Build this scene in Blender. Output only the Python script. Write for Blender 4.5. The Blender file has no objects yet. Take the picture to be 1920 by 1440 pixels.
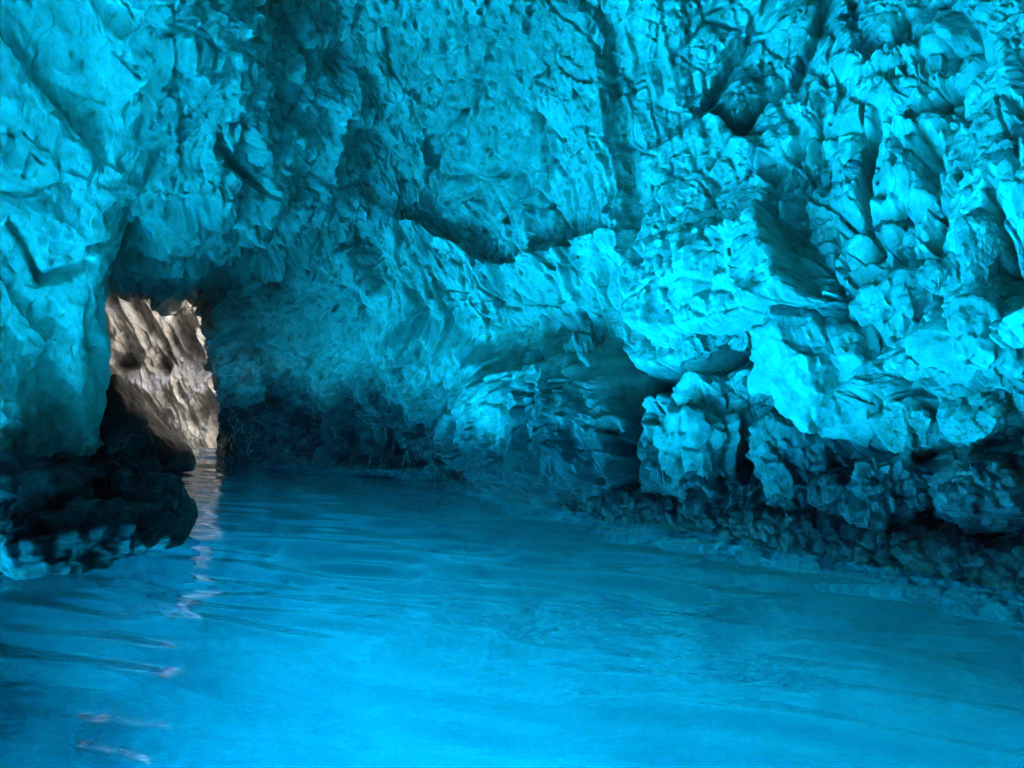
import bpy, math
import numpy as np

# ------------------------------------------------------------------ camera, sky, sun, exposure
scene = bpy.context.scene
CAM_Z, FOC = 1.5, 1450.0            # eye height above the water; focal length in photo pixels (1920 wide)
cam_d = bpy.data.cameras.new('camera'); cam = bpy.data.objects.new('camera', cam_d)
scene.collection.objects.link(cam); scene.camera = cam
cam_d.sensor_width = 36.0; cam_d.lens = 36.0 * FOC / 1920.0
cam.location = (0, 0, CAM_Z); cam.rotation_euler = (math.radians(90), 0, 0)
cam_d.clip_start = 0.05; cam_d.clip_end = 5000

SUN_EL, SUN_AZ = math.radians(61), math.radians(-90)     # azimuth from +Y towards +X: the sun stands to the left, outside
world = bpy.data.worlds.new('World'); scene.world = world; world.use_nodes = True
wn = world.node_tree.nodes; wl = world.node_tree.links
sky = wn.new('ShaderNodeTexSky'); sky.sky_type = 'NISHITA'; sky.sun_disc = False
sky.sun_elevation = SUN_EL; sky.sun_rotation = SUN_AZ
wl.new(sky.outputs[0], wn['Background'].inputs[0]); wn['Background'].inputs[1].default_value = 0.05
sun_d = bpy.data.lights.new('sun', 'SUN'); sun = bpy.data.objects.new('sun', sun_d)
scene.collection.objects.link(sun); sun_d.energy = 5.0; sun_d.angle = math.radians(0.5); sun_d.color = (1.0, 0.95, 0.87)
from mathutils import Vector
sd = Vector((math.sin(SUN_AZ) * math.cos(SUN_EL), math.cos(SUN_AZ) * math.cos(SUN_EL), math.sin(SUN_EL)))
sun.rotation_euler = sd.to_track_quat('Z', 'Y').to_euler()
sun.location = sd * 60

vs = scene.view_settings
vs.view_transform = 'Standard'; vs.look = 'None'; vs.gamma = 1.0; vs.use_curve_mapping = False
vs.exposure = 7.0
cy = scene.cycles
cy.max_bounces = 7; cy.diffuse_bounces = 4; cy.glossy_bounces = 4; cy.transmission_bounces = 6
cy.transparent_max_bounces = 12; cy.use_adaptive_sampling = True; cy.adaptive_threshold = 0.02; cy.use_denoising = True
cy.caustics_refractive = True; cy.caustics_reflective = True; cy.sample_clamp_indirect = 6.0
try:
    cy.denoiser = 'OPENIMAGEDENOISE'
except Exception:
    pass

C = scene.collection

# ------------------------------------------------------------------ noise in numpy
def _hash(ix, iy, iz, seed):
    h = ix.astype(np.uint32) * np.uint32(374761393) + iy.astype(np.uint32) * np.uint32(668265263) + iz.astype(np.uint32) * np.uint32(2147483629) + np.uint32((seed * 974634777) & 0xffffffff)
    h = (h ^ (h >> np.uint32(13))) * np.uint32(1274126177)
    h = (h ^ (h >> np.uint32(16))) * np.uint32(2246822519)
    return h ^ (h >> np.uint32(15))

def vnoise(x, y, z, seed=0):
    """smooth value noise, -1..1"""
    x = np.asarray(x, np.float32); y = np.asarray(y, np.float32); z = np.asarray(z, np.float32)
    fx, fy, fz = np.floor(x), np.floor(y), np.floor(z)
    ix, iy, iz = fx.astype(np.int32), fy.astype(np.int32), fz.astype(np.int32)
    tx, ty, tz = x - fx, y - fy, z - fz
    tx = tx * tx * (3 - 2 * tx); ty = ty * ty * (3 - 2 * ty); tz = tz * tz * (3 - 2 * tz)
    def c(a, b, d):
        return _hash(ix + a, iy + b, iz + d, seed).astype(np.float32) * np.float32(1 / 2147483648.0) - np.float32(1)
    x00 = c(0,0,0) * (1 - tx) + c(1,0,0) * tx; x10 = c(0,1,0) * (1 - tx) + c(1,1,0) * tx
    x01 = c(0,0,1) * (1 - tx) + c(1,0,1) * tx; x11 = c(0,1,1) * (1 - tx) + c(1,1,1) * tx
    return (x00 * (1 - ty) + x10 * ty) * (1 - tz) + (x01 * (1 - ty) + x11 * ty) * tz

def fbm(p, scale, octs=4, gain=0.5, lac=2.03, seed=0, ridged=False):
    out = 0.0; amp = 1.0; s = scale; tot = 0.0
    for o in range(octs):
        n = vnoise(p[0] * s + 17.3 * o, p[1] * s - 9.1 * o, p[2] * s + 3.7 * o, seed + o)
        if ridged: n = 1.0 - 2.0 * np.abs(n)
        out = out + n * amp; tot += amp; amp *= gain; s *= lac
    return out / tot

def worley(p, scale, seed=0, jit=0.8):
    """F1, F2, a random number of the nearest cell, offset to its centre (looks at the eight cells around the point)"""
    q = [np.asarray(c, np.float32) * np.float32(scale) for c in p]
    b0 = [np.floor(c - 0.5).astype(np.int32) for c in q]
    sh = q[0].shape
    f1 = np.full(sh, 9.0, np.float32); f2 = np.full(sh, 9.0, np.float32); hid = np.zeros(sh, np.uint32)
    ox = np.zeros(sh, np.float32); oy = np.zeros(sh, np.float32); oz = np.zeros(sh, np.float32)
    for a in (0, 1):
        for b in (0, 1):
            for d in (0, 1):
                cx, cyy, cz = b0[0] + a, b0[1] + b, b0[2] + d
                h = _hash(cx, cyy, cz, seed)
                k = np.float32(jit / 1023.0); j0 = np.float32(0.5 - jit / 2)
                dx = q[0] - cx - j0 - (h & 1023) * k; dy = q[1] - cyy - j0 - ((h >> 10) & 1023) * k; dz = q[2] - cz - j0 - ((h >> 20) & 1023) * k
                dx = dx.astype(np.float32); dy = dy.astype(np.float32); dz = dz.astype(np.float32)
                dd = dx * dx + dy * dy + dz * dz
                m = dd < f1
                f2 = np.where(m, f1, np.minimum(f2, dd))
                f1 = np.where(m, dd, f1); hid = np.where(m, h, hid)
                ox = np.where(m, dx, ox); oy = np.where(m, dy, oy); oz = np.where(m, dz, oz)
    h2 = _hash(hid, hid >> np.uint32(3), hid >> np.uint32(7), seed + 5).astype(np.int64)
    return np.sqrt(f1), np.sqrt(f2), h2, (ox, oy, oz)

def sstep(a, b, x):
    t = np.clip((x - a) / float(b - a), 0, 1)
    return t * t * (3 - 2 * t)

def chips(p, scale, seed, tilt=0.6, edge=0.12):
    """broken rock facets: each cell a plane of its own height and tilt"""
    f1, f2, h, o = worley(p, scale, seed)
    r0 = (h & 1023) / 511.5 - 1; r1 = ((h >> 10) & 1023) / 511.5 - 1; r2 = ((h >> 20) & 1023) / 511.5 - 1
    v = r0 * 0.5 + tilt * (r1 * o[0] + r2 * o[2] + (r1 * r2) * o[1])
    return v * (0.35 + 0.65 * sstep(0, edge, f2 - f1))

def lumps(p, scale, seed, crack=0.16):
    """rounded stones with narrow gaps"""
    f1, f2, h, o = worley(p, scale, seed)
    r0 = (h & 1023) / 511.5 - 1
    dome = 1 - np.clip(f1, 0, 1) ** 2
    return dome * 0.6 + r0 * 0.3 - 0.6 * (1 - sstep(0, crack, f2 - f1))

def joints(p, scale, seed, w=0.06):
    """a net of thin cracks"""
    f1, f2, h, o = worley(p, scale, seed)
    return -(1 - sstep(0, w, f2 - f1)) * ((h & 255) / 255.0)

def rot2(p, ang, sx=1.0, sz=1.0, sy=1.0):
    """turn rock coordinates in the x-z plane and stretch them, so that patterns run along a slope"""
    c, s = math.cos(ang), math.sin(ang)
    a = p[0] * c + p[2] * s; b = -p[0] * s + p[2] * c
    return (a * sx, p[1] * sy, b * sz)

# ------------------------------------------------------------------ photo coordinates (1920 x 1440) <-> place
def project(P):
    y = np.maximum(P[..., 1], 0.4)
    return 960 + FOC * P[..., 0] / y, 720 - FOC * (P[..., 2] - CAM_Z) / y

def place(px, py, d):
    return np.array([(px - 960) / FOC * d, d, CAM_Z - (py - 720) / FOC * d])

# ------------------------------------------------------------------ mesh building
def mesh_obj(name, verts, faces, mat, parent=None, smooth=True):
    me = bpy.data.meshes.new(name)
    verts = np.ascontiguousarray(verts, np.float32); faces = np.ascontiguousarray(faces, np.int32)
    nf, k = faces.shape
    me.vertices.add(len(verts)); me.vertices.foreach_set('co', verts.ravel())
    me.loops.add(nf * k); me.loops.foreach_set('vertex_index', faces.ravel())
    me.polygons.add(nf); me.polygons.foreach_set('loop_start', np.arange(0, nf * k, k, dtype=np.int32))
    me.polygons.foreach_set('loop_total', np.full(nf, k, np.int32))
    me.polygons.foreach_set('use_smooth', np.full(nf, smooth, bool))
    me.update(calc_edges=True); me.validate()
    me.materials.append(mat)
    o = bpy.data.objects.new(name, me); C.objects.link(o)
    if parent: o.parent = parent
    return o

def grid_faces(nv, nu, keep=None, flip=False):
    i = np.arange(nv - 1)[:, None] * nu + np.arange(nu - 1)[None, :]
    f = np.stack([i, i + 1, i + 1 + nu, i + nu], -1)
    if flip: f = f[..., ::-1]
    f = f.reshape(-1, 4)
    if keep is not None: f = f[keep.reshape(-1)]
    return f

def grid_obj(name, P, mat, keep=None, flip=False, parent=None):
    nv, nu = P.shape[:2]
    f = grid_faces(nv, nu, keep, flip)
    V = P.reshape(-1, 3)
    used = np.zeros(len(V), bool); used[f.ravel()] = True
    idx = np.cumsum(used) - 1
    return mesh_obj(name, V[used], idx[f], mat, parent)

def grid_normals(P):
    du = np.gradient(P, axis=1); dv = np.gradient(P, axis=0)
    n = np.cross(du, dv)
    return n / np.maximum(np.linalg.norm(n, axis=-1, keepdims=True), 1e-9)

def tag(o, label=None, cat=None, group=None, kind=None):
    if label: o['label'] = label
    if cat: o['category'] = cat
    if group: o['group'] = group
    if kind: o['kind'] = kind
    return o

def catmull(pts, t):
    """points (n,k) sampled at float indices t"""
    pts = np.asarray(pts, float); n = len(pts)
    i = np.clip(np.floor(t).astype(int), 0, n - 2); f = (t - i)[:, None]
    p0 = pts[np.clip(i - 1, 0, n - 1)]; p1 = pts[i]; p2 = pts[i + 1]; p3 = pts[np.clip(i + 2, 0, n - 1)]
    return 0.5 * (2 * p1 + (p2 - p0) * f + (2 * p0 - 5 * p1 + 4 * p2 - p3) * f ** 2 + (3 * p1 - p0 - 3 * p2 + p3) * f ** 3)

def loft(curves, zs, t, z):
    """curves: list of (n,2) plan polylines at heights zs; returns (len(z), len(t), 3)"""
    S = np.stack([catmull(c, t) for c in curves])            # k, nt, 2
    k = np.interp(z, zs, np.arange(len(zs)))
    out = np.zeros((len(z), len(t), 3))
    for j in range(len(t)):
        out[:, j, :2] = catmull(S[:, j, :], k)
    out[..., 2] = z[:, None]
    return out

# ------------------------------------------------------------------ sculpting marks, drawn over the base surface
def poly_dist(px, py, pts, step=None):
    """distance to a polyline in photo pixels"""
    d = np.full(px.shape, 1e9)
    for (x0, y0), (x1, y1) in zip(pts[:-1], pts[1:]):
        vx, vy = x1 - x0, y1 - y0
        t = np.clip(((px - x0) * vx + (py - y0) * vy) / (vx * vx + vy * vy), 0, 1)
        d = np.minimum(d, np.hypot(px - x0 - t * vx, py - y0 - t * vy))
    return d

def crack(px, py, pts, w, depth):
    d = poly_dist(px, py, pts)
    return -depth * np.exp(-(d / w) ** 2)

def blob(px, py, cx, cyy, rx, ry, h, ang=0.0, power=2.0):
    c, s = math.cos(math.radians(ang)), math.sin(math.radians(ang))
    a = ((px - cx) * c + (py - cyy) * s) / rx; b = (-(px - cx) * s + (py - cyy) * c) / ry
    return h * np.exp(-(a * a + b * b) ** (power / 2))

def ledge(px, py, pts, h, fall, edge=5.0, ends=40.0):
    """rock stands proud below the line and recedes again over `fall` pixels"""
    xs = np.array([p[0] for p in pts], float); ys = np.array([p[1] for p in pts], float)
    s = py - np.interp(px, xs, ys)
    m = sstep(xs[0] - ends, xs[0], px) * (1 - sstep(xs[-1], xs[-1] + ends, px))
    return h * m * sstep(-edge, edge, s) * np.exp(-np.maximum(s, 0) / fall)

def inside(px, py, pts, soft):
    """soft mask of a convex-ish polygon"""
    d = poly_dist(px, py, pts + [pts[0]])
    ins = np.zeros(px.shape, bool); n = len(pts); j = n - 1
    for i in range(n):
        xi, yi = pts[i]; xj, yj = pts[j]
        if yi != yj:
            ins ^= ((yi > py) != (yj > py)) & (px < (xj - xi) * (py - yi) / (yj - yi) + xi)
        j = i
    return sstep(-soft, soft, np.where(ins, d, -d))

# ------------------------------------------------------------------ materials
def new_mat(name):
    m = bpy.data.materials.new(name); m.use_nodes = True
    return m, m.node_tree.nodes, m.node_tree.links

def rock_mat(name, cols, spec=0.15, wet_shade_drop=0.0, *, wet_shade_z=None, bump=0.5, scale=1.0, wet_shade_col=(0.014, 0.016, 0.014), rough=0.72):
    m, n, l = new_mat(name)
    b = n['Principled BSDF']
    tc = n.new('ShaderNodeNewGeometry')
    def noise(s, det=6, r=0.6, dist=0.0):
        t = n.new('ShaderNodeTexNoise'); t.inputs['Scale'].default_value = s * scale; t.inputs['Detail'].default_value = det
        t.inputs['Roughness'].default_value = r; t.inputs['Distortion'].default_value = dist
        l.new(tc.outputs['Position'], t.inputs['Vector']); return t
    n1 = noise(0.9, 8, 0.62, 0.6)
    cr = n.new('ShaderNodeValToRGB'); l.new(n1.outputs[0], cr.inputs[0])
    e = cr.color_ramp.elements
    e[0].position = 0.30; e[0].color = (*cols[0], 1); e[1].position = 0.68; e[1].color = (*cols[2], 1)
    mid = e.new(0.5); mid.color = (*cols[1], 1)
    # fine mottling
    n2 = noise(9.0, 5, 0.7)
    mr = n.new('ShaderNodeMapRange'); mr.inputs[1].default_value = 0.3; mr.inputs[2].default_value = 0.7
    mr.inputs[3].default_value = 0.72; mr.inputs[4].default_value = 1.18
    l.new(n2.outputs[0], mr.inputs[0])
    mul = n.new('ShaderNodeVectorMath'); mul.operation = 'SCALE'
    l.new(cr.outputs[0], mul.inputs[0]); l.new(mr.outputs[0], mul.inputs['Scale'])
    col = mul.outputs[0]
    rough_in = None
    if wet_shade_z is not None:  # tidal wet band, widened and darkened to paint shade at the wall foot
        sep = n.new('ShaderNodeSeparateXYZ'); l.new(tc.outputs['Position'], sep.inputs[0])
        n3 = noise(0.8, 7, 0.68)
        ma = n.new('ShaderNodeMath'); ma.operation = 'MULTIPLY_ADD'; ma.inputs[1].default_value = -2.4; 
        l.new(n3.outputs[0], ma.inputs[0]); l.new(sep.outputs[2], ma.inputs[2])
        xr = n.new('ShaderNodeMapRange'); xr.inputs[1].default_value = -2.4; xr.inputs[2].default_value = -0.8; xr.inputs[3].default_value = 0.0; xr.inputs[4].default_value = wet_shade_drop
        l.new(sep.outputs[0], xr.inputs[0])                # wet band and its painted shade reach higher at the back
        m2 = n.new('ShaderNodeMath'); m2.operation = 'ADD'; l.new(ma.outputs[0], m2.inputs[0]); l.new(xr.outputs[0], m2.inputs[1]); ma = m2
        ad = n.new('ShaderNodeMapRange'); ad.inputs[1].default_value = wet_shade_z - 1.7; ad.inputs[2].default_value = wet_shade_z - 0.55
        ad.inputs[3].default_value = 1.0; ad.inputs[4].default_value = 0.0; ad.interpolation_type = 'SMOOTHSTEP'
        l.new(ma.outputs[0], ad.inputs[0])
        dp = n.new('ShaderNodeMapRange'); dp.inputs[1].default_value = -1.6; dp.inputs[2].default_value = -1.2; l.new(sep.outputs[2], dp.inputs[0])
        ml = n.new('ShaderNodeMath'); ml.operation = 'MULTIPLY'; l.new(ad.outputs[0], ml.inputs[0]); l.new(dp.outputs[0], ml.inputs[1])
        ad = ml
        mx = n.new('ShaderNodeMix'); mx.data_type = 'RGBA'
        l.new(ad.outputs[0], mx.inputs['Factor']); l.new(col, mx.inputs['A']); mx.inputs['B'].default_value = (*wet_shade_col, 1)
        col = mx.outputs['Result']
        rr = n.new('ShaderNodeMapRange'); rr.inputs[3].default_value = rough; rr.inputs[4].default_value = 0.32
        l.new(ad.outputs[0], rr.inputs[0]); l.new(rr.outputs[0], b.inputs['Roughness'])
    else:
        b.inputs['Roughness'].default_value = rough
    l.new(col, b.inputs['Base Color'])
    nb = noise(5.0, 10, 0.72, 0.4); nb2 = noise(9.0, 6, 0.6)
    try:
        nb.inputs['Lacunarity'].default_value = 2.1
        nb.normalize = True
    except Exception:
        pass
    mpg = n.new('ShaderNodeMapping'); mpg.inputs['Scale'].default_value = (1.0, 1.0, 0.5)
    l.new(tc.outputs['Position'], mpg.inputs[0]); l.new(mpg.outputs[0], nb.inputs['Vector'])
    s = n.new('ShaderNodeMath'); s.operation = 'MULTIPLY_ADD'; s.inputs[1].default_value = 0.6
    l.new(nb2.outputs[0], s.inputs[0]); l.new(nb.outputs[0], s.inputs[2])
    bp = n.new('ShaderNodeBump'); bp.inputs['Strength'].default_value = bump; bp.inputs['Distance'].default_value = 0.06
    l.new(s.outputs[0], bp.inputs['Height']); l.new(bp.outputs[0], b.inputs['Normal'])
    b.inputs['Specular IOR Level'].default_value = spec
    return m

LIME = [(0.22, 0.20, 0.165), (0.30, 0.275, 0.225), (0.38, 0.35, 0.29)]
M_wall = rock_mat('limestone', LIME, wet_shade_z=1.45, wet_shade_drop=0.15, bump=0.55)
M_left = rock_mat('smooth_limestone', [(0.42, 0.39, 0.32), (0.52, 0.485, 0.40), (0.60, 0.56, 0.465)], wet_shade_z=1.1, bump=0.4)
M_stone = rock_mat('boulder_limestone', [tuple(v * 0.7 for v in c) for c in LIME], wet_shade_z=0.9, bump=0.6)
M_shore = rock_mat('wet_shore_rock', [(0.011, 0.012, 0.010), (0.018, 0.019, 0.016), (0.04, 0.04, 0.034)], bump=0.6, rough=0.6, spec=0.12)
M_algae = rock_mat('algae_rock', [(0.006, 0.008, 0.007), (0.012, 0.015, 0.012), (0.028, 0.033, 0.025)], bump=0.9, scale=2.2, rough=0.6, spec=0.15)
M_out = rock_mat('daylit_limestone', [(0.10, 0.095, 0.087), (0.25, 0.238, 0.22), (0.45, 0.43, 0.40)], wet_shade_z=None, bump=0.6)
M_dark = rock_mat('dark_limestone', [(0.07, 0.065, 0.055), (0.12, 0.11, 0.09), (0.18, 0.165, 0.135)], bump=0.5)
M_hill = rock_mat('headland_rock', [(0.22, 0.2, 0.16), (0.33, 0.30, 0.25), (0.42, 0.40, 0.34)], bump=0.4)

def sand_mat():
    m, n, l = new_mat('white_sand')
    b = n['Principled BSDF']; b.inputs['Roughness'].default_value = 0.9; b.inputs['Specular IOR Level'].default_value = 0.1
    g = n.new('ShaderNodeNewGeometry')
    t = n.new('ShaderNodeTexNoise'); t.inputs['Scale'].default_value = 0.7; t.inputs['Detail'].default_value = 4
    l.new(g.outputs['Position'], t.inputs['Vector'])
    cr = n.new('ShaderNodeValToRGB'); cr.color_ramp.elements[0].color = (0.72, 0.70, 0.64, 1); cr.color_ramp.elements[1].color = (0.86, 0.84, 0.79, 1)
    cr.color_ramp.elements[0].position = 0.3; cr.color_ramp.elements[1].position = 0.65
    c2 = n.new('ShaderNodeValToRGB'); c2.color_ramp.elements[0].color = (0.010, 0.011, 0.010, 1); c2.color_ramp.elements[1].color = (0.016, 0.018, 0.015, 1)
    c2.color_ramp.elements[0].position = 0.28; c2.color_ramp.elements[1].position = 0.90      # water glow graded into the colour by depth: dark, paler half way, dark
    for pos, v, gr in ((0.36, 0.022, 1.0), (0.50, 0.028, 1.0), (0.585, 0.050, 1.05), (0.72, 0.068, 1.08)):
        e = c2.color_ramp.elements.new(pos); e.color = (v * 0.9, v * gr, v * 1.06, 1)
    l.new(t.outputs[0], cr.inputs[0])
    # white sand on the bank, painted glow bands in the inner basin
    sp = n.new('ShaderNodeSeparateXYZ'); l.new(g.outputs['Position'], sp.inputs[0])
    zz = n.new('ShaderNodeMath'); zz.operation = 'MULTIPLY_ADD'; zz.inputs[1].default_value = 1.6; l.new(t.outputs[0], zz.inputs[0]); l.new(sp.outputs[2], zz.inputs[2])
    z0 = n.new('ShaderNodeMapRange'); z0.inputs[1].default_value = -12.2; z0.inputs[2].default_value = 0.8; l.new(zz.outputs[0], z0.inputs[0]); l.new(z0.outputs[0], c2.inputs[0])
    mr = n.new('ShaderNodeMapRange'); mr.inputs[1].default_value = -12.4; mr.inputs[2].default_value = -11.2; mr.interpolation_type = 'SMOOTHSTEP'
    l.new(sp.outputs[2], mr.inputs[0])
    # pale patches painted to give bright broken ripple light on the water
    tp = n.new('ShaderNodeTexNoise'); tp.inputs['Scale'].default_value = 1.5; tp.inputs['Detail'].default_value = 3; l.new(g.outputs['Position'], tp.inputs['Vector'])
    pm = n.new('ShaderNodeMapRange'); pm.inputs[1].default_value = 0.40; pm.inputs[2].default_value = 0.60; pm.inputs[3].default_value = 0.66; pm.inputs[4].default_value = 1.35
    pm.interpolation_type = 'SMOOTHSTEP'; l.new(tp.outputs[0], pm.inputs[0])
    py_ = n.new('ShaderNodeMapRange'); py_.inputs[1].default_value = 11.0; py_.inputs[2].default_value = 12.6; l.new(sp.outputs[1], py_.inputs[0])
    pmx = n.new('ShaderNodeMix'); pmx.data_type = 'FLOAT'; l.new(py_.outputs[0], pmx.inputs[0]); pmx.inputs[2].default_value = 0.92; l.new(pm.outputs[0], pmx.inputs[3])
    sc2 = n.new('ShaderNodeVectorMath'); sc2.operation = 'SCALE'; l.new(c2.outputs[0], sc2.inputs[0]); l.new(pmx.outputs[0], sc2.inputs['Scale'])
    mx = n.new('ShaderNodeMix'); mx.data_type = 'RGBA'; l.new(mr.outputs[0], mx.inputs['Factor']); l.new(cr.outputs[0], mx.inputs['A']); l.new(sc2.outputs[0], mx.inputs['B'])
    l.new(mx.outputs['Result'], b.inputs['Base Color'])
    return m
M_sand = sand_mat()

def water_mat(name, tint, see_sun=False):
    m, n, l = new_mat(name)
    n.remove(n['Principled BSDF']); out = n['Material Output']
    g = n.new('ShaderNodeNewGeometry')
    mp = n.new('ShaderNodeMapping'); mp.inputs['Rotation'].default_value = (0, 0, math.radians(25)); mp.inputs['Scale'].default_value = (1.0, 2.2, 1)
    l.new(g.outputs['Position'], mp.inputs[0])
    t = n.new('ShaderNodeTexNoise'); t.inputs['Scale'].default_value = 5.0; t.inputs['Detail'].default_value = 3; t.inputs['Roughness'].default_value = 0.5
    l.new(mp.outputs[0], t.inputs['Vector'])
    bp = n.new('ShaderNodeBump'); bp.inputs['Strength'].default_value = 0.06; bp.inputs['Distance'].default_value = 0.03
    l.new(t.outputs[0], bp.inputs['Height'])
    fr = n.new('ShaderNodeFresnel'); fr.inputs['IOR'].default_value = 1.33; l.new(bp.outputs[0], fr.inputs['Normal'])
    if see_sun:
        a = n.new('ShaderNodeBsdfTransparent')
    else:
        a = n.new('ShaderNodeBsdfRefraction'); a.inputs['IOR'].default_value = 1.33; a.inputs['Roughness'].default_value = 0.0
        l.new(bp.outputs[0], a.inputs['Normal'])
    a.inputs['Color'].default_value = (*tint, 1)
    gl = n.new('ShaderNodeBsdfGlossy'); gl.inputs['Roughness'].default_value = 0.01; gl.inputs['Color'].default_value = (1, 1, 1, 1)
    l.new(bp.outputs[0], gl.inputs['Normal'])
    mx = n.new('ShaderNodeMixShader'); l.new(fr.outputs[0], mx.inputs[0]); l.new(a.outputs[0], mx.inputs[1]); l.new(gl.outputs[0], mx.inputs[2])
    l.new(mx.outputs[0], out.inputs['Surface'])
    return m
M_water = water_mat('cave_water', (0.0004, 0.385, 0.96))
M_sea = water_mat('sea_water', (0.75, 0.95, 1.0), True)

# ------------------------------------------------------------------ the cave: right and back wall
foot = [(6.2,-6.5),(5.7,-2),(5.0,2),(4.45,4.2),(4.0,5.6),(3.2,6.8),(2.25,8.0),(1.35,9.2),(0.5,10.4),(-0.8,12.6),(-2.6,13.6),(-4.4,14.6),(-6.0,15.4),(-8.2,16.2),(-11,17.0),(-14,17.5)]
mid  = [(6.2,-6.5),(5.7,-2),(5.0,2),(4.5,4.4),(4.05,5.8),(3.3,7.0),(2.4,8.3),(1.4,9.4),(0.2,10.3),(-0.9,10.7),(-2.3,11.3),(-4.0,12.5),(-6.1,14.6),(-8.2,15.6),(-11,16.6),(-14,17.3)]
low  = [(6.2,-6.5),(5.7,-2),(5.0,2),(4.5,4.4),(4.05,5.8),(3.3,7.0),(2.4,8.3),(1.4,9.4),(0.3,10.4),(-0.8,11.7),(-2.6,13.0),(-4.35,14.0),(-6.1,15.1),(-8.2,15.9),(-11,16.8),(-14,17.4)]
up   = [(5.9,-6.2),(5.4,-2),(5.2,2.2),(5.2,4.8),(4.9,6.4),(4.2,7.8),(2.9,8.7),(1.3,9.3),(0.1,10.1),(-1.1,10.8),(-2.4,10.9),(-3.7,11.0),(-5.0,11.4),(-7.0,12.2),(-10.2,14.5),(-14,16.8)]
top  = [(4.5,-5.6),(4.2,-2),(4.9,2.2),(5.2,4.7),(4.9,6.4),(4.2,7.7),(2.7,8.4),(1.0,8.5),(-0.6,8.6),(-1.6,8.8),(-2.7,8.9),(-3.7,9.0),(-4.8,9.2),(-6.5,9.8),(-9.8,12),(-14,15)]
crown= [(1.5,-5),(1.5,-2),(1.2,1.5),(0.8,3.0),(0.4,3.8),(0.0,4.4),(-0.6,5.0),(-1.2,5.2),(-1.8,5.4),(-2.5,5.5),(-3.2,5.6),(-4.0,5.7),(-5.0,6.0),(-6.6,7.0),(-9.8,10),(-14,14)]
base_foot = [tuple(p) for p in foot]
tt = np.linspace(0, 15, 6001)
cm = catmull(mid, tt)
pxs = 960 + FOC * cm[:, 0] / np.maximum(cm[:, 1], 0.3)
# columns evenly spread over the view, coarse outside it
vis = (tt > 3.6) & (pxs < 2050) & (pxs > 120) & (tt < 14)
tv = tt[vis]; pv = pxs[vis]
order = np.argsort(pv)
t_vis = np.sort(np.interp(np.linspace(pv.min(), pv.max(), 1050), pv[order], tv[order]))
tcols = np.concatenate([np.linspace(0, t_vis[0] - 0.02, 70), t_vis, np.linspace(t_vis[-1] + 0.02, 15, 50)])
zr = np.concatenate([np.linspace(-15, -0.5, 40), np.linspace(-0.48, 6.3, 620), np.linspace(6.35, 9.6, 60)])
W = loft([foot, foot, low, mid, up, top, crown], [-15, 0.5, 1.5, 2.6, 4.2, 6.4, 9.6], tcols, zr)
px, py = project(W)
yd = np.interp(py, [-200, 0, 200, 400, 515], [6.5, 6.9, 7.2, 8.1, 10.0]) + 3.0 * sstep(260, 900, px)
lint = (1 - sstep(400, 900, px)) * sstep(525, 495, py + 6 * vnoise(W[..., 0] * 3, W[..., 1] * 3, W[..., 2] * 3, 7)) * (tcols > 7.5)[None, :]
sh = np.maximum(0, W[..., 1] - yd) * lint
W = W + sh[..., None] * np.array([0.37, -1.0, -0.17])       # the roof comes down over the doorway
N = grid_normals(W)
if N[300, 500, 1] > 0: N = -N                     # towards the middle of the cave
px, py = project(W)
X = (W[..., 0], W[..., 1], W[..., 2])
front = (tcols > 3.0)[None, :] * np.ones_like(px)
# wobble the marks so that no line is straight
wx = px + 9 * fbm(X, 2.2, 3, seed=41) + 4 * fbm(X, 8.0, 2, seed=42); wy = py + 9 * fbm(X, 2.2, 3, seed=43) + 4 * fbm(X, 8.0, 2, seed=44)

rightness = sstep(1180, 1480, wx - 0.25 * (wy - 400))
lower = sstep(520, 700, wy)
centre = (1 - sstep(1150, 1450, wx)) * sstep(380, 620, wx)

D = np.zeros_like(px)
D += 0.22 * fbm(X, 0.55, 3, seed=1)
q1, q2, q3 = (0.08 * fbm(X, 1.6, 4, 0.55, seed=61), 0.08 * fbm(X, 1.6, 4, 0.55, seed=62), 0.08 * fbm(X, 1.6, 4, 0.55, seed=63))
X0 = X; X = (X[0] + q1, X[1] + q2, X[2] + q3)
# broken facets, stretched up and down, in the middle; leaning in the left part
Xb = rot2(X, math.radians(10), 1.0, 0.38)
Xl = rot2(X, math.radians(-28), 1.0, 0.45)
Xr = rot2(X, math.radians(38), 0.8, 1.05)
wl_ = (1 - sstep(560, 760, wx))
Dc = 0.34 * chips(Xb, 1.0, 3, 1.0, 0.12) + 0.15 * chips(Xb, 2.6, 4, 1.2, 0.15) + 0.065 * chips(Xb, 6.5, 5, 1.2) + 0.025 * chips(Xb, 15.0, 19, 1.2) + 0.10 * joints(Xb, 2.0, 14, 0.07) + 0.05 * joints(Xb, 5.0, 15, 0.10)
Dl = 0.32 * chips(Xl, 1.0, 6, 1.0, 0.15) + 0.15 * chips(Xl, 2.6, 7, 1.2, 0.2) + 0.06 * chips(Xl, 6.5, 8, 1.2) + 0.025 * chips(Xl, 14.0, 20, 1.2) + 0.05 * joints(Xl, 2.3, 16)
Dr = 0.36 * chips(Xr, 0.85, 9, 1.1, 0.12) + 0.15 * lumps(Xr, 1.5, 10, 0.12) + 0.07 * chips(Xr, 3.6, 11, 1.2, 0.15) + 0.03 * chips(Xr, 9.0, 12, 1.1) + 0.17 * joints(Xr, 1.6, 17, 0.08) + 0.07 * joints(Xr, 4.0, 18, 0.10)
D += Dl * wl_ * (1 - rightness) + Dc * (1 - wl_) * (1 - rightness) + Dr * rightness
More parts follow.
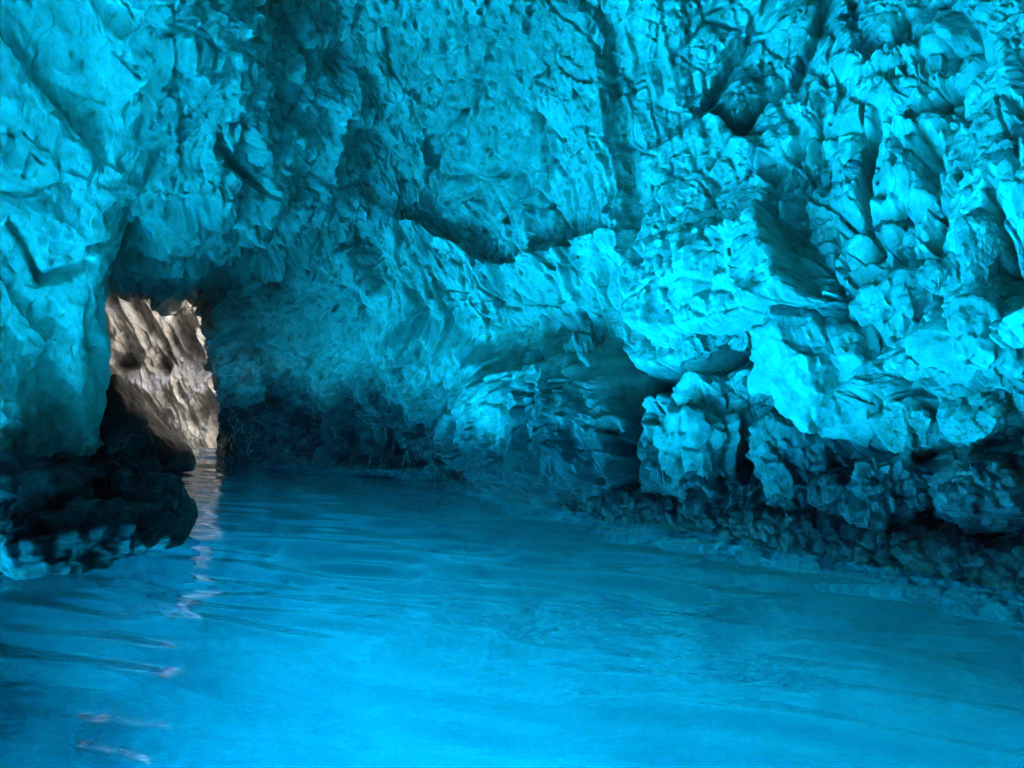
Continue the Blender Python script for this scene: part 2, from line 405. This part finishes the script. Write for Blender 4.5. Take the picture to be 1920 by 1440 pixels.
# striations and pitted grain
D += 0.07 * fbm(rot2(X, 0.1, 1.0, 0.3), 4.0, 6, 0.65, seed=21, ridged=True) * (0.45 + 0.55 * centre)
D += 0.07 * fbm(X, 5.0, 6, 0.68, seed=25)
X = X0

backm = sstep(330, 480, wx) * (1 - sstep(820, 980, wx)) * sstep(180, 420, wy)
Xd = rot2(X, math.radians(32), 1.0, 0.35)
D += backm * (0.16 * fbm(Xd, 1.7, 5, 0.55, seed=81, ridged=True) + 0.12 * chips(Xd, 2.4, 82, 1.2, 0.15) + 0.05 * chips(Xd, 6.0, 83, 1.2))
# --- hand-placed forms
def c_(pts, w, d): return crack(wx, wy, pts, w * 0.8, d * 1.3)
def b_(*a, **k): return blob(wx, wy, *a, **k)
def l_(*a, **k): return ledge(wx, wy, *a, **k)
F = np.zeros_like(px)
F += l_([(745,436),(790,430),(850,462),(910,500),(980,490),(1060,460)], 0.36, 95, 5, 25)
F += l_([(1085,447),(1165,440)], 0.14, 50, 4, 10)
F += c_([(750,450),(760,430),(800,432)], 5, 0.1)
F -= 0.17 * inside(wx, wy, [(1000,200),(1090,265),(1165,435),(1085,447),(990,455),(975,330)], 7)
F += c_([(1000,170),(1005,260),(1010,330),(1000,360)], 5, 0.14)
F += c_([(895,150),(893,215)], 5, 0.12)
F += c_([(805,340),(830,260),(880,200)], 6, 0.10) + c_([(830,330),(930,330),(960,315)], 5, 0.08)
F -= 0.14 * inside(wx, wy, [(660,240),(700,235),(760,290),(790,340),(740,390),(690,370),(665,300)], 8)
F -= 0.10 * inside(wx, wy, [(800,410),(880,405),(930,430),(915,490),(850,455)], 6)
F += b_(645,110,26,32,-0.35) + b_(690,150,18,22,-0.12) + c_([(725,60),(735,110),(740,140)], 9, 0.14)
F += c_([(810,0),(830,40),(845,120)], 8, 0.12)
F += b_(580,320,10,14,-0.12) + c_([(470,335),(500,355)], 6, 0.15) + c_([(415,230),(440,300),(470,330)], 10, 0.15)
F += c_([(560,0),(575,60),(590,130)], 6, 0.12) + c_([(480,20),(500,80)], 6, 0.08)
# bright rib running down to the nose of rock
F += c_([(665,485),(720,560),(760,605),(800,655),(850,740),(900,850)], 34, -0.30)
F += b_(940, 585, 130, 75, -0.42, ang=15) + b_(1055, 640, 85, 40, -0.55)
F += l_([(730,600),(770,585),(850,620),(900,645),(970,660),(1010,690),(1090,690),(1130,665)], 0.42, 130, 8, 40)
F += b_(1050, 790, 165, 150, 0.95, power=3)
F += b_(1130, 560, 60, 120, 0.20, ang=-20)
F += c_([(1085,590),(1095,640),(1090,650)], 8, 0.2) + c_([(1160,640),(1165,690)], 6, 0.2)
F += c_([(1155,650),(1200,720),(1222,800),(1212,900),(1195,960)], 17, 0.55)
# the deep slanting gap under the pale slab
F += c_([(1590,585),(1490,605),(1410,640),(1330,690),(1255,722),(1210,730)], 30, 0.85)
F += b_(1590, 560, 34, 40, -0.8) + c_([(1600,560),(1500,540),(1475,470),(1455,400)], 14, 0.25)
F += 0.22 * inside(wx, wy, [(1190,300),(1330,210),(1440,300),(1460,420),(1490,540),(1400,610),(1250,620),(1170,540),(1170,400)], 14)
F -= 0.40 * inside(wx, wy, [(1470,420),(1500,300),(1560,245),(1640,240),(1745,280),(1760,350),(1700,420),(1650,500),(1600,560),(1500,520)], 14)
F += l_([(1540,455),(1590,420),(1640,385),(1710,372)], 0.34, 45, 5, 12) + l_([(1555,500),(1620,460),(1650,440)], 0.26, 50, 6, 16)
F += b_(1690,300,42,55,0.34,power=4) + b_(1600,300,40,60,0.18,power=4)
F += c_([(1745,265),(1765,320),(1745,385),(1700,425),(1655,500),(1605,575)], 15, 0.40)
F += c_([(1492,300),(1520,258),(1570,240),(1612,242)], 7, 0.22) + c_([(1650,232),(1625,320),(1608,372)], 8, 0.25)
# slanting cracks, top right
F += c_([(1330,190),(1370,110),(1405,70),(1445,0)], 13, 0.30) + c_([(1385,250),(1420,190),(1490,140),(1530,70),(1560,0)], 15, 0.36)
F += c_([(1300,200),(1375,235),(1400,225)], 9, 0.2) + b_(1430,90,90,70,-0.22) + b_(1370,20,50,50,-0.15)
F += c_([(1560,30),(1600,30),(1600,0)], 7, 0.2) + c_([(1710,50),(1770,10),(1800,0)], 10, 0.25) + c_([(1745,215),(1790,170),(1830,140),(1870,95)], 12, 0.3)
F += c_([(1560,110),(1690,105),(1700,60)], 20, 0.16) + c_([(1655,225),(1700,235)], 10, 0.25) + c_([(1870,430),(1880,380),(1920,340)], 12, 0.3)
F += c_([(1440,345),(1490,300),(1515,265)], 6, 0.12) + c_([(1360,370),(1420,340),(1445,320)], 6, 0.10) + b_(1820,60,40,40,-0.2)
F += c_([(1750,560),(1765,640)], 9, 0.25) + c_([(1860,540),(1875,430)], 8, 0.2)
# hollow pockets by the water, right
F += b_(1380, 850, 45, 70, -0.45, ang=-25) + b_(1570, 860, 90, 30, -0.35) + b_(1700, 845, 70, 26, -0.45) + b_(1830, 800, 60, 40, -0.3)
F += b_(1850, 880, 50, 60, 0.15) + b_(1600, 700, 140, 110, 0.30, power=4) + b_(1840, 640, 110, 90, 0.28, power=4)
# low hollow in the dark, left of the nose
F += b_(700, 830, 150, 70, -0.5) + b_(590, 605, 26, 10, -0.2) + b_(700, 700, 30, 45, -0.25)
F += c_([(700,730),(760,790),(800,860)], 22, -0.22) + c_([(830,740),(870,800),(900,860)], 10, 0.2)
nose = blob(wx, wy, 1050, 800, 190, 150, 1.0, power=4)
Xn = rot2(X, math.radians(-8), 1.0, 0.4)
F += nose * (0.16 * lumps(Xn, 3.2, 91, 0.12) + 0.09 * joints(Xn, 5.0, 92, 0.1) + 0.06 * chips(Xn, 7.0, 93, 1.2))
F *= front
amp = np.where(zr[:, None] < 0.0, 0.6, 1.0) * np.ones_like(px)
Pw = W + N * ((D + F) * amp)[..., None]
# doorway: the rock turns away outwards round the opening
door = inside(px + 5 * fbm(X, 4.0, 3, seed=71), py + 7 * fbm(X, 4.0, 3, seed=72), [(60,548),(230,546),(300,548),(345,556),(362,640),(372,760),(380,1100),(60,1100)], 1.0)
dd = poly_dist(px, py, [(60,550),(230,546),(345,556),(365,660),(373,760),(380,1000)])
turn = np.exp(-(dd / 30.0) ** 2) * (tcols > 10.5)[None, :]
Pw[..., 1] += 1.1 * turn
keep = ((door[:-1, :-1] < 0.5) | (tcols < 10.5)[None, :-1])
wall = tag(grid_obj('cave_wall', Pw, M_wall, keep), 'rugged limestone cave wall rising along the right side and back of the pool', 'cave wall', kind='structure')

def wall_depth(qx, qy):
    """distance of the finished wall at a place in the photograph"""
    ppx, ppy = wall_depth.pp
    k = np.argmin((ppx - qx) ** 2 + (ppy - qy) ** 2)
    return Pw.reshape(-1, 3)[wall_depth.idx][k][1]
_sel = np.zeros(Pw.shape[:2], bool); _sel[40:660:3, 70:1120:3] = True
wall_depth.idx = np.flatnonzero(_sel.ravel())
wall_depth.pp = [a.ravel()[wall_depth.idx] for a in project(Pw)]

# ------------------------------------------------------------------ the cave: left wall, leaning in over the pool
lf = [(-6.3,-6.5),(-5.9,-2),(-5.8,2),(-5.7,4.5),(-5.45,6.2),(-5.1,7.2),(-4.7,7.8),(-4.45,8.15),(-4.7,8.9),(-5.6,10.0),(-7.6,11.6),(-10.2,13.8),(-13.5,17.0)]
def shift(c, k, tip=1.0):
    out = []
    for i, (x, y) in enumerate(c):
        f = math.exp(-((i - 6.5) / 2.2) ** 2)
        out.append((x + k * (0.8 + 0.2 * f), y - 0.55 * k * f))
    return out
t_l = np.concatenate([np.linspace(0, 3.4, 40), np.linspace(3.42, 8.3, 520), np.linspace(8.35, 12, 60)])
z_l = np.concatenate([np.linspace(-0.55, 0.5, 50), np.linspace(0.51, 6.0, 460), np.linspace(6.05, 9.5, 40)])
L = loft([shift(lf,0.15), shift(lf,-0.15), shift(lf,0.0), shift(lf,0.06), shift(lf,0.22), shift(lf,0.5), shift(lf,1.05), shift(lf,2.0), shift(lf,5.0)], [-0.55,0.3,1.1,2.1,2.8,3.5,4.6,6.0,9.5], t_l, z_l)
NL = grid_normals(L)
if NL[200, 200, 0] < 0: NL = -NL
lx, ly = project(L); XL = (L[..., 0], L[..., 1], L[..., 2])
ux = lx + 8 * fbm(XL, 2.5, 3, seed=141); uy = ly + 8 * fbm(XL, 2.5, 3, seed=142)
XLr = rot2(XL, math.radians(25), 1.0, 0.6)
XLw = tuple(c + 0.2 * fbm(XL, 1.4, 4, 0.55, seed=161 + i) for i, c in enumerate(XL)); XLr = rot2(XLw, math.radians(25), 1.0, 0.55)
DL = 0.20 * fbm(XL, 0.7, 3, seed=101) + 0.17 * chips(XLr, 1.4, 103, 0.8, 0.5) + 0.07 * chips(XLr, 3.4, 104, 0.8, 0.5) + 0.03 * chips(XLr, 8.0, 108, 0.9, 0.4) + 0.04 * fbm(XLw, 4.0, 6, 0.6, seed=105)
f1, f2, hh, oo = worley(XLr, 2.6, 107)
DL -= 0.05 * (1 - sstep(0, 0.5, f1))                       # shallow scallops
DL += crack(ux, uy, [(255,80),(262,70),(275,58)], 4, 0.06) + crack(ux, uy, [(0,410),(40,450),(80,520)], 9, 0.14) + crack(ux, uy, [(85,520),(130,510),(165,490)], 9, 0.18)
DL += crack(ux, uy, [(165,465),(195,458)], 6, 0.10) + crack(ux, uy, [(35,320),(50,282),(70,300)], 4, 0.07) + blob(ux, uy, 190, 210, 22, 10, -0.08) + blob(ux, uy, 350, 285, 26, 26, -0.10)
DL += blob(ux, uy, 50, 400, 70, 60, 0.12) + blob(ux, uy, 120, 760, 40, 90, -0.2) + blob(ux, uy, 30, 800, 40, 90, 0.12) + blob(ux, uy, 60, 740, 18, 40, -0.12)
PL = L + NL * DL[..., None]
lwall = tag(grid_obj('cave_wall_left', PL, M_left, flip=True), 'smooth pale cave wall leaning in at the left of the picture', 'cave wall', kind='structure')

# rear wall and roof close the cave behind and above the camera
gx = np.linspace(-7.0, 7.0, 90); gz = np.linspace(-15, 9.6, 140)
R = np.zeros((140, 90, 3)); R[..., 0] = gx[None, :]; R[..., 2] = gz[:, None]
XR = (R[..., 0], R[..., 1] + 3.0, R[..., 2])
R[..., 1] = -6.6 + 0.35 * fbm(XR, 0.6, 4, seed=201) + 0.2 * chips(XR, 1.2, 203) + 0.04 * np.maximum(R[..., 2], 0) ** 1.6
tag(grid_obj('cave_wall_rear', R, M_dark), kind='structure')
gx = np.linspace(-15, 9, 120); gy = np.linspace(-7.5, 17.4, 120)
G = np.zeros((120, 120, 3)); G[..., 0] = gx[None, :]; G[..., 1] = gy[:, None]
XG = (G[..., 0], G[..., 1], G[..., 2] + 5)
G[..., 2] = 8.9 + 0.4 * fbm(XG, 0.5, 4, seed=211) + 0.2 * chips(XG, 1.0, 213) - 0.012 * (G[..., 0] + 1) ** 2
tag(grid_obj('cave_roof', G, M_dark), kind='structure')

# ------------------------------------------------------------------ the headland that holds the cave
def strip(pts, zb, zt, nz, seed, amp=0.5):
    """an outer cliff face along a plan line"""
    n = []
    for (a, b) in zip(pts[:-1], pts[1:]):
        k = max(2, int(math.dist(a, b) / 0.6)); n += [(a[0] + (b[0] - a[0]) * i / k, a[1] + (b[1] - a[1]) * i / k) for i in range(k)]
    n.append(pts[-1]); n = np.array(n)
    P = np.zeros((nz, len(n), 3)); P[..., 0] = n[None, :, 0]; P[..., 1] = n[None, :, 1]; P[..., 2] = np.linspace(zb, zt, nz)[:, None]
    Nn = grid_normals(P); Xs = (P[..., 0], P[..., 1], P[..., 2])
    fade = sstep(zb, zb + 1.5, P[..., 2]) * (1 - sstep(zt - 1.0, zt, P[..., 2]))
    return P + Nn * (amp * (fbm(Xs, 0.4, 4, seed=seed) + 0.4 * chips(Xs, 0.9, seed + 9)) * fade)[..., None]
def join_grids(name, grids, mat):
    V = []; Fc = []; k = 0
    for g in grids:
        V.append(g.reshape(-1, 3)); Fc.append(grid_faces(*g.shape[:2]) + k); k += g.shape[0] * g.shape[1]
    return mesh_obj(name, np.concatenate(V), np.concatenate(Fc), mat)
roofx = np.linspace(-16.0, 13, 70); roofy = np.linspace(-9, 17.6, 60)
H = np.zeros((60, 70, 3)); H[..., 0] = roofx[None, :]; H[..., 1] = roofy[:, None]
XH = (H[..., 0], H[..., 1], H[..., 2])
H[..., 2] = 11.2 + 0.9 * fbm(XH, 0.25, 4, seed=221)
sheets = [H,
          strip([(-7.2, -4.5), (-7.2, 5.6)], -0.6, 12.6, 30, 231, 0.2),
          strip([(-7.2, 5.6), (-7.2, 9.2), (-9.5, 11.5), (-15.5, 17.4)], -15.0, 12.6, 30, 233, 0.3),
          strip([(13, 17.6), (13, -9), (-7.2, -9), (-7.2, -4.5)], -15.0, 12.6, 30, 235, 0.5),
          strip([(13, 17.6), (-5.0, 17.6)], -15.0, 12.6, 30, 237, 0.2),
          strip([(-5.0, 17.6), (-15.5, 17.4)], 4.6, 12.6, 20, 239, 0.2)]
tag(join_grids('headland', sheets, M_hill), kind='structure')

# ------------------------------------------------------------------ seabed, cave water, open sea
sx = np.concatenate([np.linspace(-90, -20, 25), np.linspace(-19.5, 13, 140)]); sy = np.concatenate([np.linspace(-70, -10, 25), np.linspace(-9.8, 22, 130), np.linspace(23, 60, 12)])
S = np.zeros((len(sy), len(sx), 3)); S[..., 0] = sx[None, :]; S[..., 1] = sy[:, None]
XS = (S[..., 0], S[..., 1], S[..., 2])
rise = 1 - (1 - sstep(0.0, 5.0, S[..., 0])) * (1 - np.clip((S[..., 1] - 6.0) / 9.0, 0, 1))
S[..., 2] = -13.0 + 8.6 * rise * sstep(-13, -8, S[..., 0])
def plan_dist(pts):
    return poly_dist(S[..., 0], S[..., 1], [tuple(p) for p in pts])
shelf = -0.55 - 1.0 * plan_dist(foot[2:14])
far_in = sstep(-12, -9, S[..., 0])
S[..., 2] = np.maximum(S[..., 2], np.where(far_in > 0.5, shelf, -13.0))
S[..., 2] += 0.0 + 0.10 * fbm(XS, 0.35, 4, seed=301) + 0.03 * fbm(XS, 2.0, 3, seed=302)
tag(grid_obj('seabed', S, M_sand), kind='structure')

def waves(x, y):
    z = np.zeros(x.shape); rng = np.random.RandomState(4)
    dx, dy = 0.42, 0.91                                    # across the crests
    for lam, a, spread in ((2.8, 0.030, 0.22), (1.6, 0.030, 0.26), (0.95, 0.026, 0.3), (0.6, 0.018, 0.35), (0.38, 0.012, 0.45), (0.25, 0.0045, 0.6)):
        for r in range(3):
            th = math.atan2(dy, dx) + rng.uniform(-spread, spread); k = 2 * math.pi / (lam * rng.uniform(0.8, 1.25)); ph = rng.uniform(0, 6.28)
            z += a * 0.6 * np.sin(k * (x * math.cos(th) + y * math.sin(th)) + ph + 0.9 * vnoise(x * 0.5 + r, y * 0.5, np.zeros(x.shape) + lam, 5))
    g = 0.55 + 0.45 * vnoise(x * 0.35, y * 0.45, np.zeros(x.shape), 77)
    return z * g * (1 - 0.6 * sstep(7.0, 12.0, y))
yw = [2.0]
while yw[-1] < 18: yw.append(yw[-1] + 0.0052 * yw[-1] + 0.002)
yw = np.concatenate([np.linspace(-6.9, 1.95, 90), np.array(yw)])
xw = np.concatenate([np.linspace(-12.5, -5.05, 80), np.linspace(-5, 5, 420), np.linspace(5.05, 7, 20)])
Wt = np.zeros((len(yw), len(xw), 3)); Wt[..., 0] = xw[None, :]; Wt[..., 1] = yw[:, None]
Wt[..., 2] = waves(Wt[..., 0], Wt[..., 1])
kx = 0.5 * (xw[1:] + xw[:-1])[None, :]; ky = 0.5 * (yw[1:] + yw[:-1])[:, None]
edge_x = np.where(ky < 8.5, -6.9, -6.9 - (ky - 8.5) * 0.98)     # ends inside the rock on the left
tag(grid_obj('water', Wt, M_water, keep=(kx > edge_x)), kind='structure')
so = np.array([[-3000, -3000], [-6.95, -3000], [-6.95, 8.6], [-3000, 16.4], [13, -3000], [13, -9.1], [-6.95, -9.1]], float)
tag(mesh_obj('sea', np.c_[so, np.full(len(so), -0.02)], np.array([[0, 1, 2, 3], [1, 4, 5, 6]]), M_sea), kind='structure')

# ------------------------------------------------------------------ the daylit rock outside the doorway
cp = [(-15.5,15.8),(-14.0,18.0),(-12.0,19.3),(-10.0,19.8),(-8.2,19.9),(-6.5,19.6),(-4.8,18.8),(-3.6,17.0)]
t_c = np.concatenate([np.linspace(0, 1.9, 40), np.linspace(1.92, 5.6, 330), np.linspace(5.65, 7, 30)])
z_c = np.concatenate([np.linspace(-15, -0.35, 30), np.linspace(-0.33, 5.0, 330), np.linspace(5.1, 9.5, 40)])
def grow(c, k): return [(x + (x + 8.6) * 0.10 * k, y + k) for x, y in c]
O = loft([grow(cp,-0.4), grow(cp,-0.3), grow(cp,0.0), grow(cp,0.2), grow(cp,0.1)], [-15, 0, 2.2, 5, 9.5], t_c, z_c)
NO = grid_normals(O)
if NO[150, 200, 1] > 0: NO = -NO
XO = (O[..., 0], O[..., 1], O[..., 2]); ox, oy = project(O)
XOd = rot2(XO, math.radians(25), 1.0, 0.30)
DO = 0.22 * fbm(XO, 0.8, 3, seed=401) + 0.42 * fbm(XOd, 2.2, 4, 0.5, seed=402, ridged=True) + 0.12 * chips(XOd, 3.0, 403) + 0.035 * chips(XOd, 8.0, 404) + 0.03 * fbm(XO, 7, 4, seed=405)
DO += blob(ox, oy, 235, 680, 22, 18, -0.6) + blob(ox, oy, 310, 690, 18, 22, -0.5) + blob(ox, oy, 330, 580, 10, 30, -0.4)
out = tag(grid_obj('rock_face', O + NO * DO[..., None], M_out), 'pale daylit rock face with slanting ridges seen through the doorway', 'rock')

# ------------------------------------------------------------------ ledge at the waterline, right
t_e = np.linspace(3.4, 9.0, 700); fc = catmull(foot, t_e)
dv = np.gradient(fc, axis=0); nrm = np.stack([-dv[:, 1], dv[:, 0]], -1); nrm /= np.linalg.norm(nrm, axis=1, keepdims=True)
if nrm[300] @ np.array([-1, -0.6]) < 0: nrm = -nrm
prof = [(0.35, -0.9), (0.52, -0.4), (0.47, -0.12), (0.42, 0.03), (0.37, 0.15), (0.30, 0.215), (0.2, 0.25), (0.0, 0.27), (-0.3, 0.29), (-0.6, 0.34)]
pr = catmull(prof, np.linspace(0, len(prof) - 1, 90))
E = np.zeros((90, 700, 3))
taper = np.interp(t_e, [3.4, 7.3, 8.6, 9.0], [1.0, 1.0, 0.6, 0.45])
E[..., 0] = fc[None, :, 0] + nrm[None, :, 0] * pr[:, None, 0]; E[..., 1] = fc[None, :, 1] + nrm[None, :, 1] * pr[:, None, 0]
E[..., 2] = pr[:, None, 1] * np.where(pr[:, None, 1] > 0, taper[None, :], 1)
XE = (E[..., 0], E[..., 1], E[..., 2]); NE = grid_normals(E)
if NE[50, 300] @ np.array([-0.5, -0.5, 0.5]) < 0: NE = -NE
f1, f2, hh, oo = worley(XE, 11.0, 501)
DE = 0.14 * fbm(XE, 1.4, 6, 0.62, seed=502) + 0.10 * joints(XE, 7.0, 504, 0.15) + 0.07 * (1 - np.clip(f1, 0, 1)) * ((hh & 255) / 255.0) + 0.025 * fbm(rot2(XE, 0, 1, 0.4), 14, 3, seed=503)
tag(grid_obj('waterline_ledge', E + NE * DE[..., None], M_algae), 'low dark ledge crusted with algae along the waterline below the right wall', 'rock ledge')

# ------------------------------------------------------------------ loose and wedged stones
def ico(sub):
    import bmesh
    bm = bmesh.new(); bmesh.ops.create_icosphere(bm, subdivisions=sub, radius=1.0)
    v = np.array([q.co[:] for q in bm.verts]); f = np.array([[q.index for q in p.verts] for p in bm.faces]); bm.free()
    return v, f
ICO = {k: ico(k) for k in (5, 6)}
def stone(name, c, r, seed, mat, label, cat='boulder', roll=0.0, cuts=22, sub=6, group=None, rough=1.45):
    """an angular boulder: a ball cut by planes, then broken by facets and grain"""
    v, f = ICO[sub]; rng = np.random.RandomState(seed)
    nn = rng.normal(size=(cuts, 3)); nn /= np.linalg.norm(nn, axis=1, keepdims=True); cc = rng.uniform(0.62, 1.0, cuts)
    dots = v @ nn.T
    rad = np.where(dots > 0.05, cc[None, :] / np.maximum(dots, 0.05), 9.0)
    rad = -np.log(np.exp(-9.0 * np.minimum(rad, 2.0)).sum(1) + math.exp(-9.0 * 1.12)) / 9.0
    p = v * np.clip(rad, 0.5, 1.2)[:, None] * np.array(r)[None, :]
    ca, sa = math.cos(roll), math.sin(roll)
    p = np.stack([p[:, 0] * ca - p[:, 2] * sa, p[:, 1], p[:, 0] * sa + p[:, 2] * ca], 1)
    w = p + np.array(c)[None, :]; Xs = (w[:, 0], w[:, 1], w[:, 2]); s = float(np.mean(r))
    d = rough * (0.22 * s * chips(rot2(Xs, 0.2, 1, 0.6), 0.9 / s, seed + 1) + 0.10 * s * chips(Xs, 2.4 / s, seed + 2) + 0.10 * s * fbm(Xs, 1.2 / s, 3, seed=seed) + 0.035 * fbm(rot2(Xs, 0.2, 1, 0.4), 6.0, 5, 0.65, seed=seed + 3, ridged=True) + 0.025 * fbm(Xs, 9.0, 5, 0.65, seed=seed + 4))
    p = p + v * d[:, None]
    o = mesh_obj(name, p, f, mat); o.location = c
    tag(o, label, cat, group)
    return o
# photo place, half sizes in photo pixels, how far it stands out, tilt, label
STONES = [
 (1000, 678, 17, 26, 0.25, 0.05, 'small upright stone standing alone at the edge of the dark hollow'),
 (1088, 665, 30, 40, 0.15, 0.0, 'blocky knob of rock right of the dark hollow above the central outcrop'),
 (1302, 640, 58, 42, 0.15, -0.2, 'rounded pale stone at the lower edge of the big pale slab'),
 (1392, 626, 32, 34, 0.08, -0.1, 'darker rounded stone wedged in the slanting gap beside the pale one'),
 (1560, 700, 150, 118, 0.40, -0.3, 'largest rugged boulder mass in the middle of the right wall'),
 (1682, 592, 74, 90, 0.30, 0.15, 'pointed boulder above the right shoulder of the largest boulder'),
 (1690, 448, 60, 54, 0.20, -0.3, 'squarish boulder right of the deep recess in the upper right wall'),
 (1832, 462, 42, 70, 0.20, 0.1, 'upright oval boulder near the right edge of the picture'),
 (1770, 528, 56, 36, 0.05, -0.1, 'smooth low stone in shadow under the oval boulder'),
 (1850, 650, 110, 88, 0.30, -0.2, 'broad pale boulder at the right edge of the picture'),
 (1840, 765, 90, 62, 0.25, 0.3, 'ridged dark boulder under the broad pale one at the right edge'),
 (1728, 685, 26, 28, 0.10, 0.0, 'small smooth stone between the two biggest right hand boulders'),
 (1345, 750, 90, 70, 0.15, -0.5, 'leaning outcrop stone at the left end of the right hand boulders'),
 (1310, 850, 88, 100, 0.10, 0.1, 'tall ribbed boulder above the dark inlet at the foot of the wall'),
 (1250, 862, 38, 28, 0.45, 0.2, 'small angular block jutting out beside the dark vertical cleft'),
 (1480, 870, 90, 96, 0.08, -0.15, 'upright boulder right of the dark hollow by the water'),
 (1660, 920, 84, 78, 0.35, 0.0, 'broad wet boulder near the waterline below the largest boulder'),
 (1700, 800, 70, 56, 0.25, -0.2, 'faceted stone under the right end of the largest boulder'),
 (1830, 925, 90, 80, 0.35, -0.1, 'wet boulder low on the wall near the right edge'),
]
for i, (qx, qy, hx, hy, outw, roll, lab) in enumerate(STONES):
    d = wall_depth(qx, qy); k = d / FOC
    r = (1.08 * hx * k, 0.62 * (hx * hy) ** 0.5 * k, 1.08 * hy * k)
    d += r[1] * 0.35 - outw * 0.3
    c = place(qx, qy, d)
    stone('boulder', c, r, 700 + i * 7, M_stone, lab, roll=roll, sub=6 if hx > 30 else 5, group='stones wedged in the right and back wall')

# dark wet rocks at the foot of the left wall, one more added as doorway shade
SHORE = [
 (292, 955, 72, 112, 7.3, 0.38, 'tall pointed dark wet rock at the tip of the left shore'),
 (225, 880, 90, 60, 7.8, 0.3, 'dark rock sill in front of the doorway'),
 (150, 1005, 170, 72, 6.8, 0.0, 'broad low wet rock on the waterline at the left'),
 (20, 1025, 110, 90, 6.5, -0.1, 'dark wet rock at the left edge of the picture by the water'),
 (95, 800, 230, 135, 13.6, -0.55, 'black rock added for the shade inside the doorway, left of the daylit face'),  # added rock, its near-black colour stands in for the unlit tunnel side
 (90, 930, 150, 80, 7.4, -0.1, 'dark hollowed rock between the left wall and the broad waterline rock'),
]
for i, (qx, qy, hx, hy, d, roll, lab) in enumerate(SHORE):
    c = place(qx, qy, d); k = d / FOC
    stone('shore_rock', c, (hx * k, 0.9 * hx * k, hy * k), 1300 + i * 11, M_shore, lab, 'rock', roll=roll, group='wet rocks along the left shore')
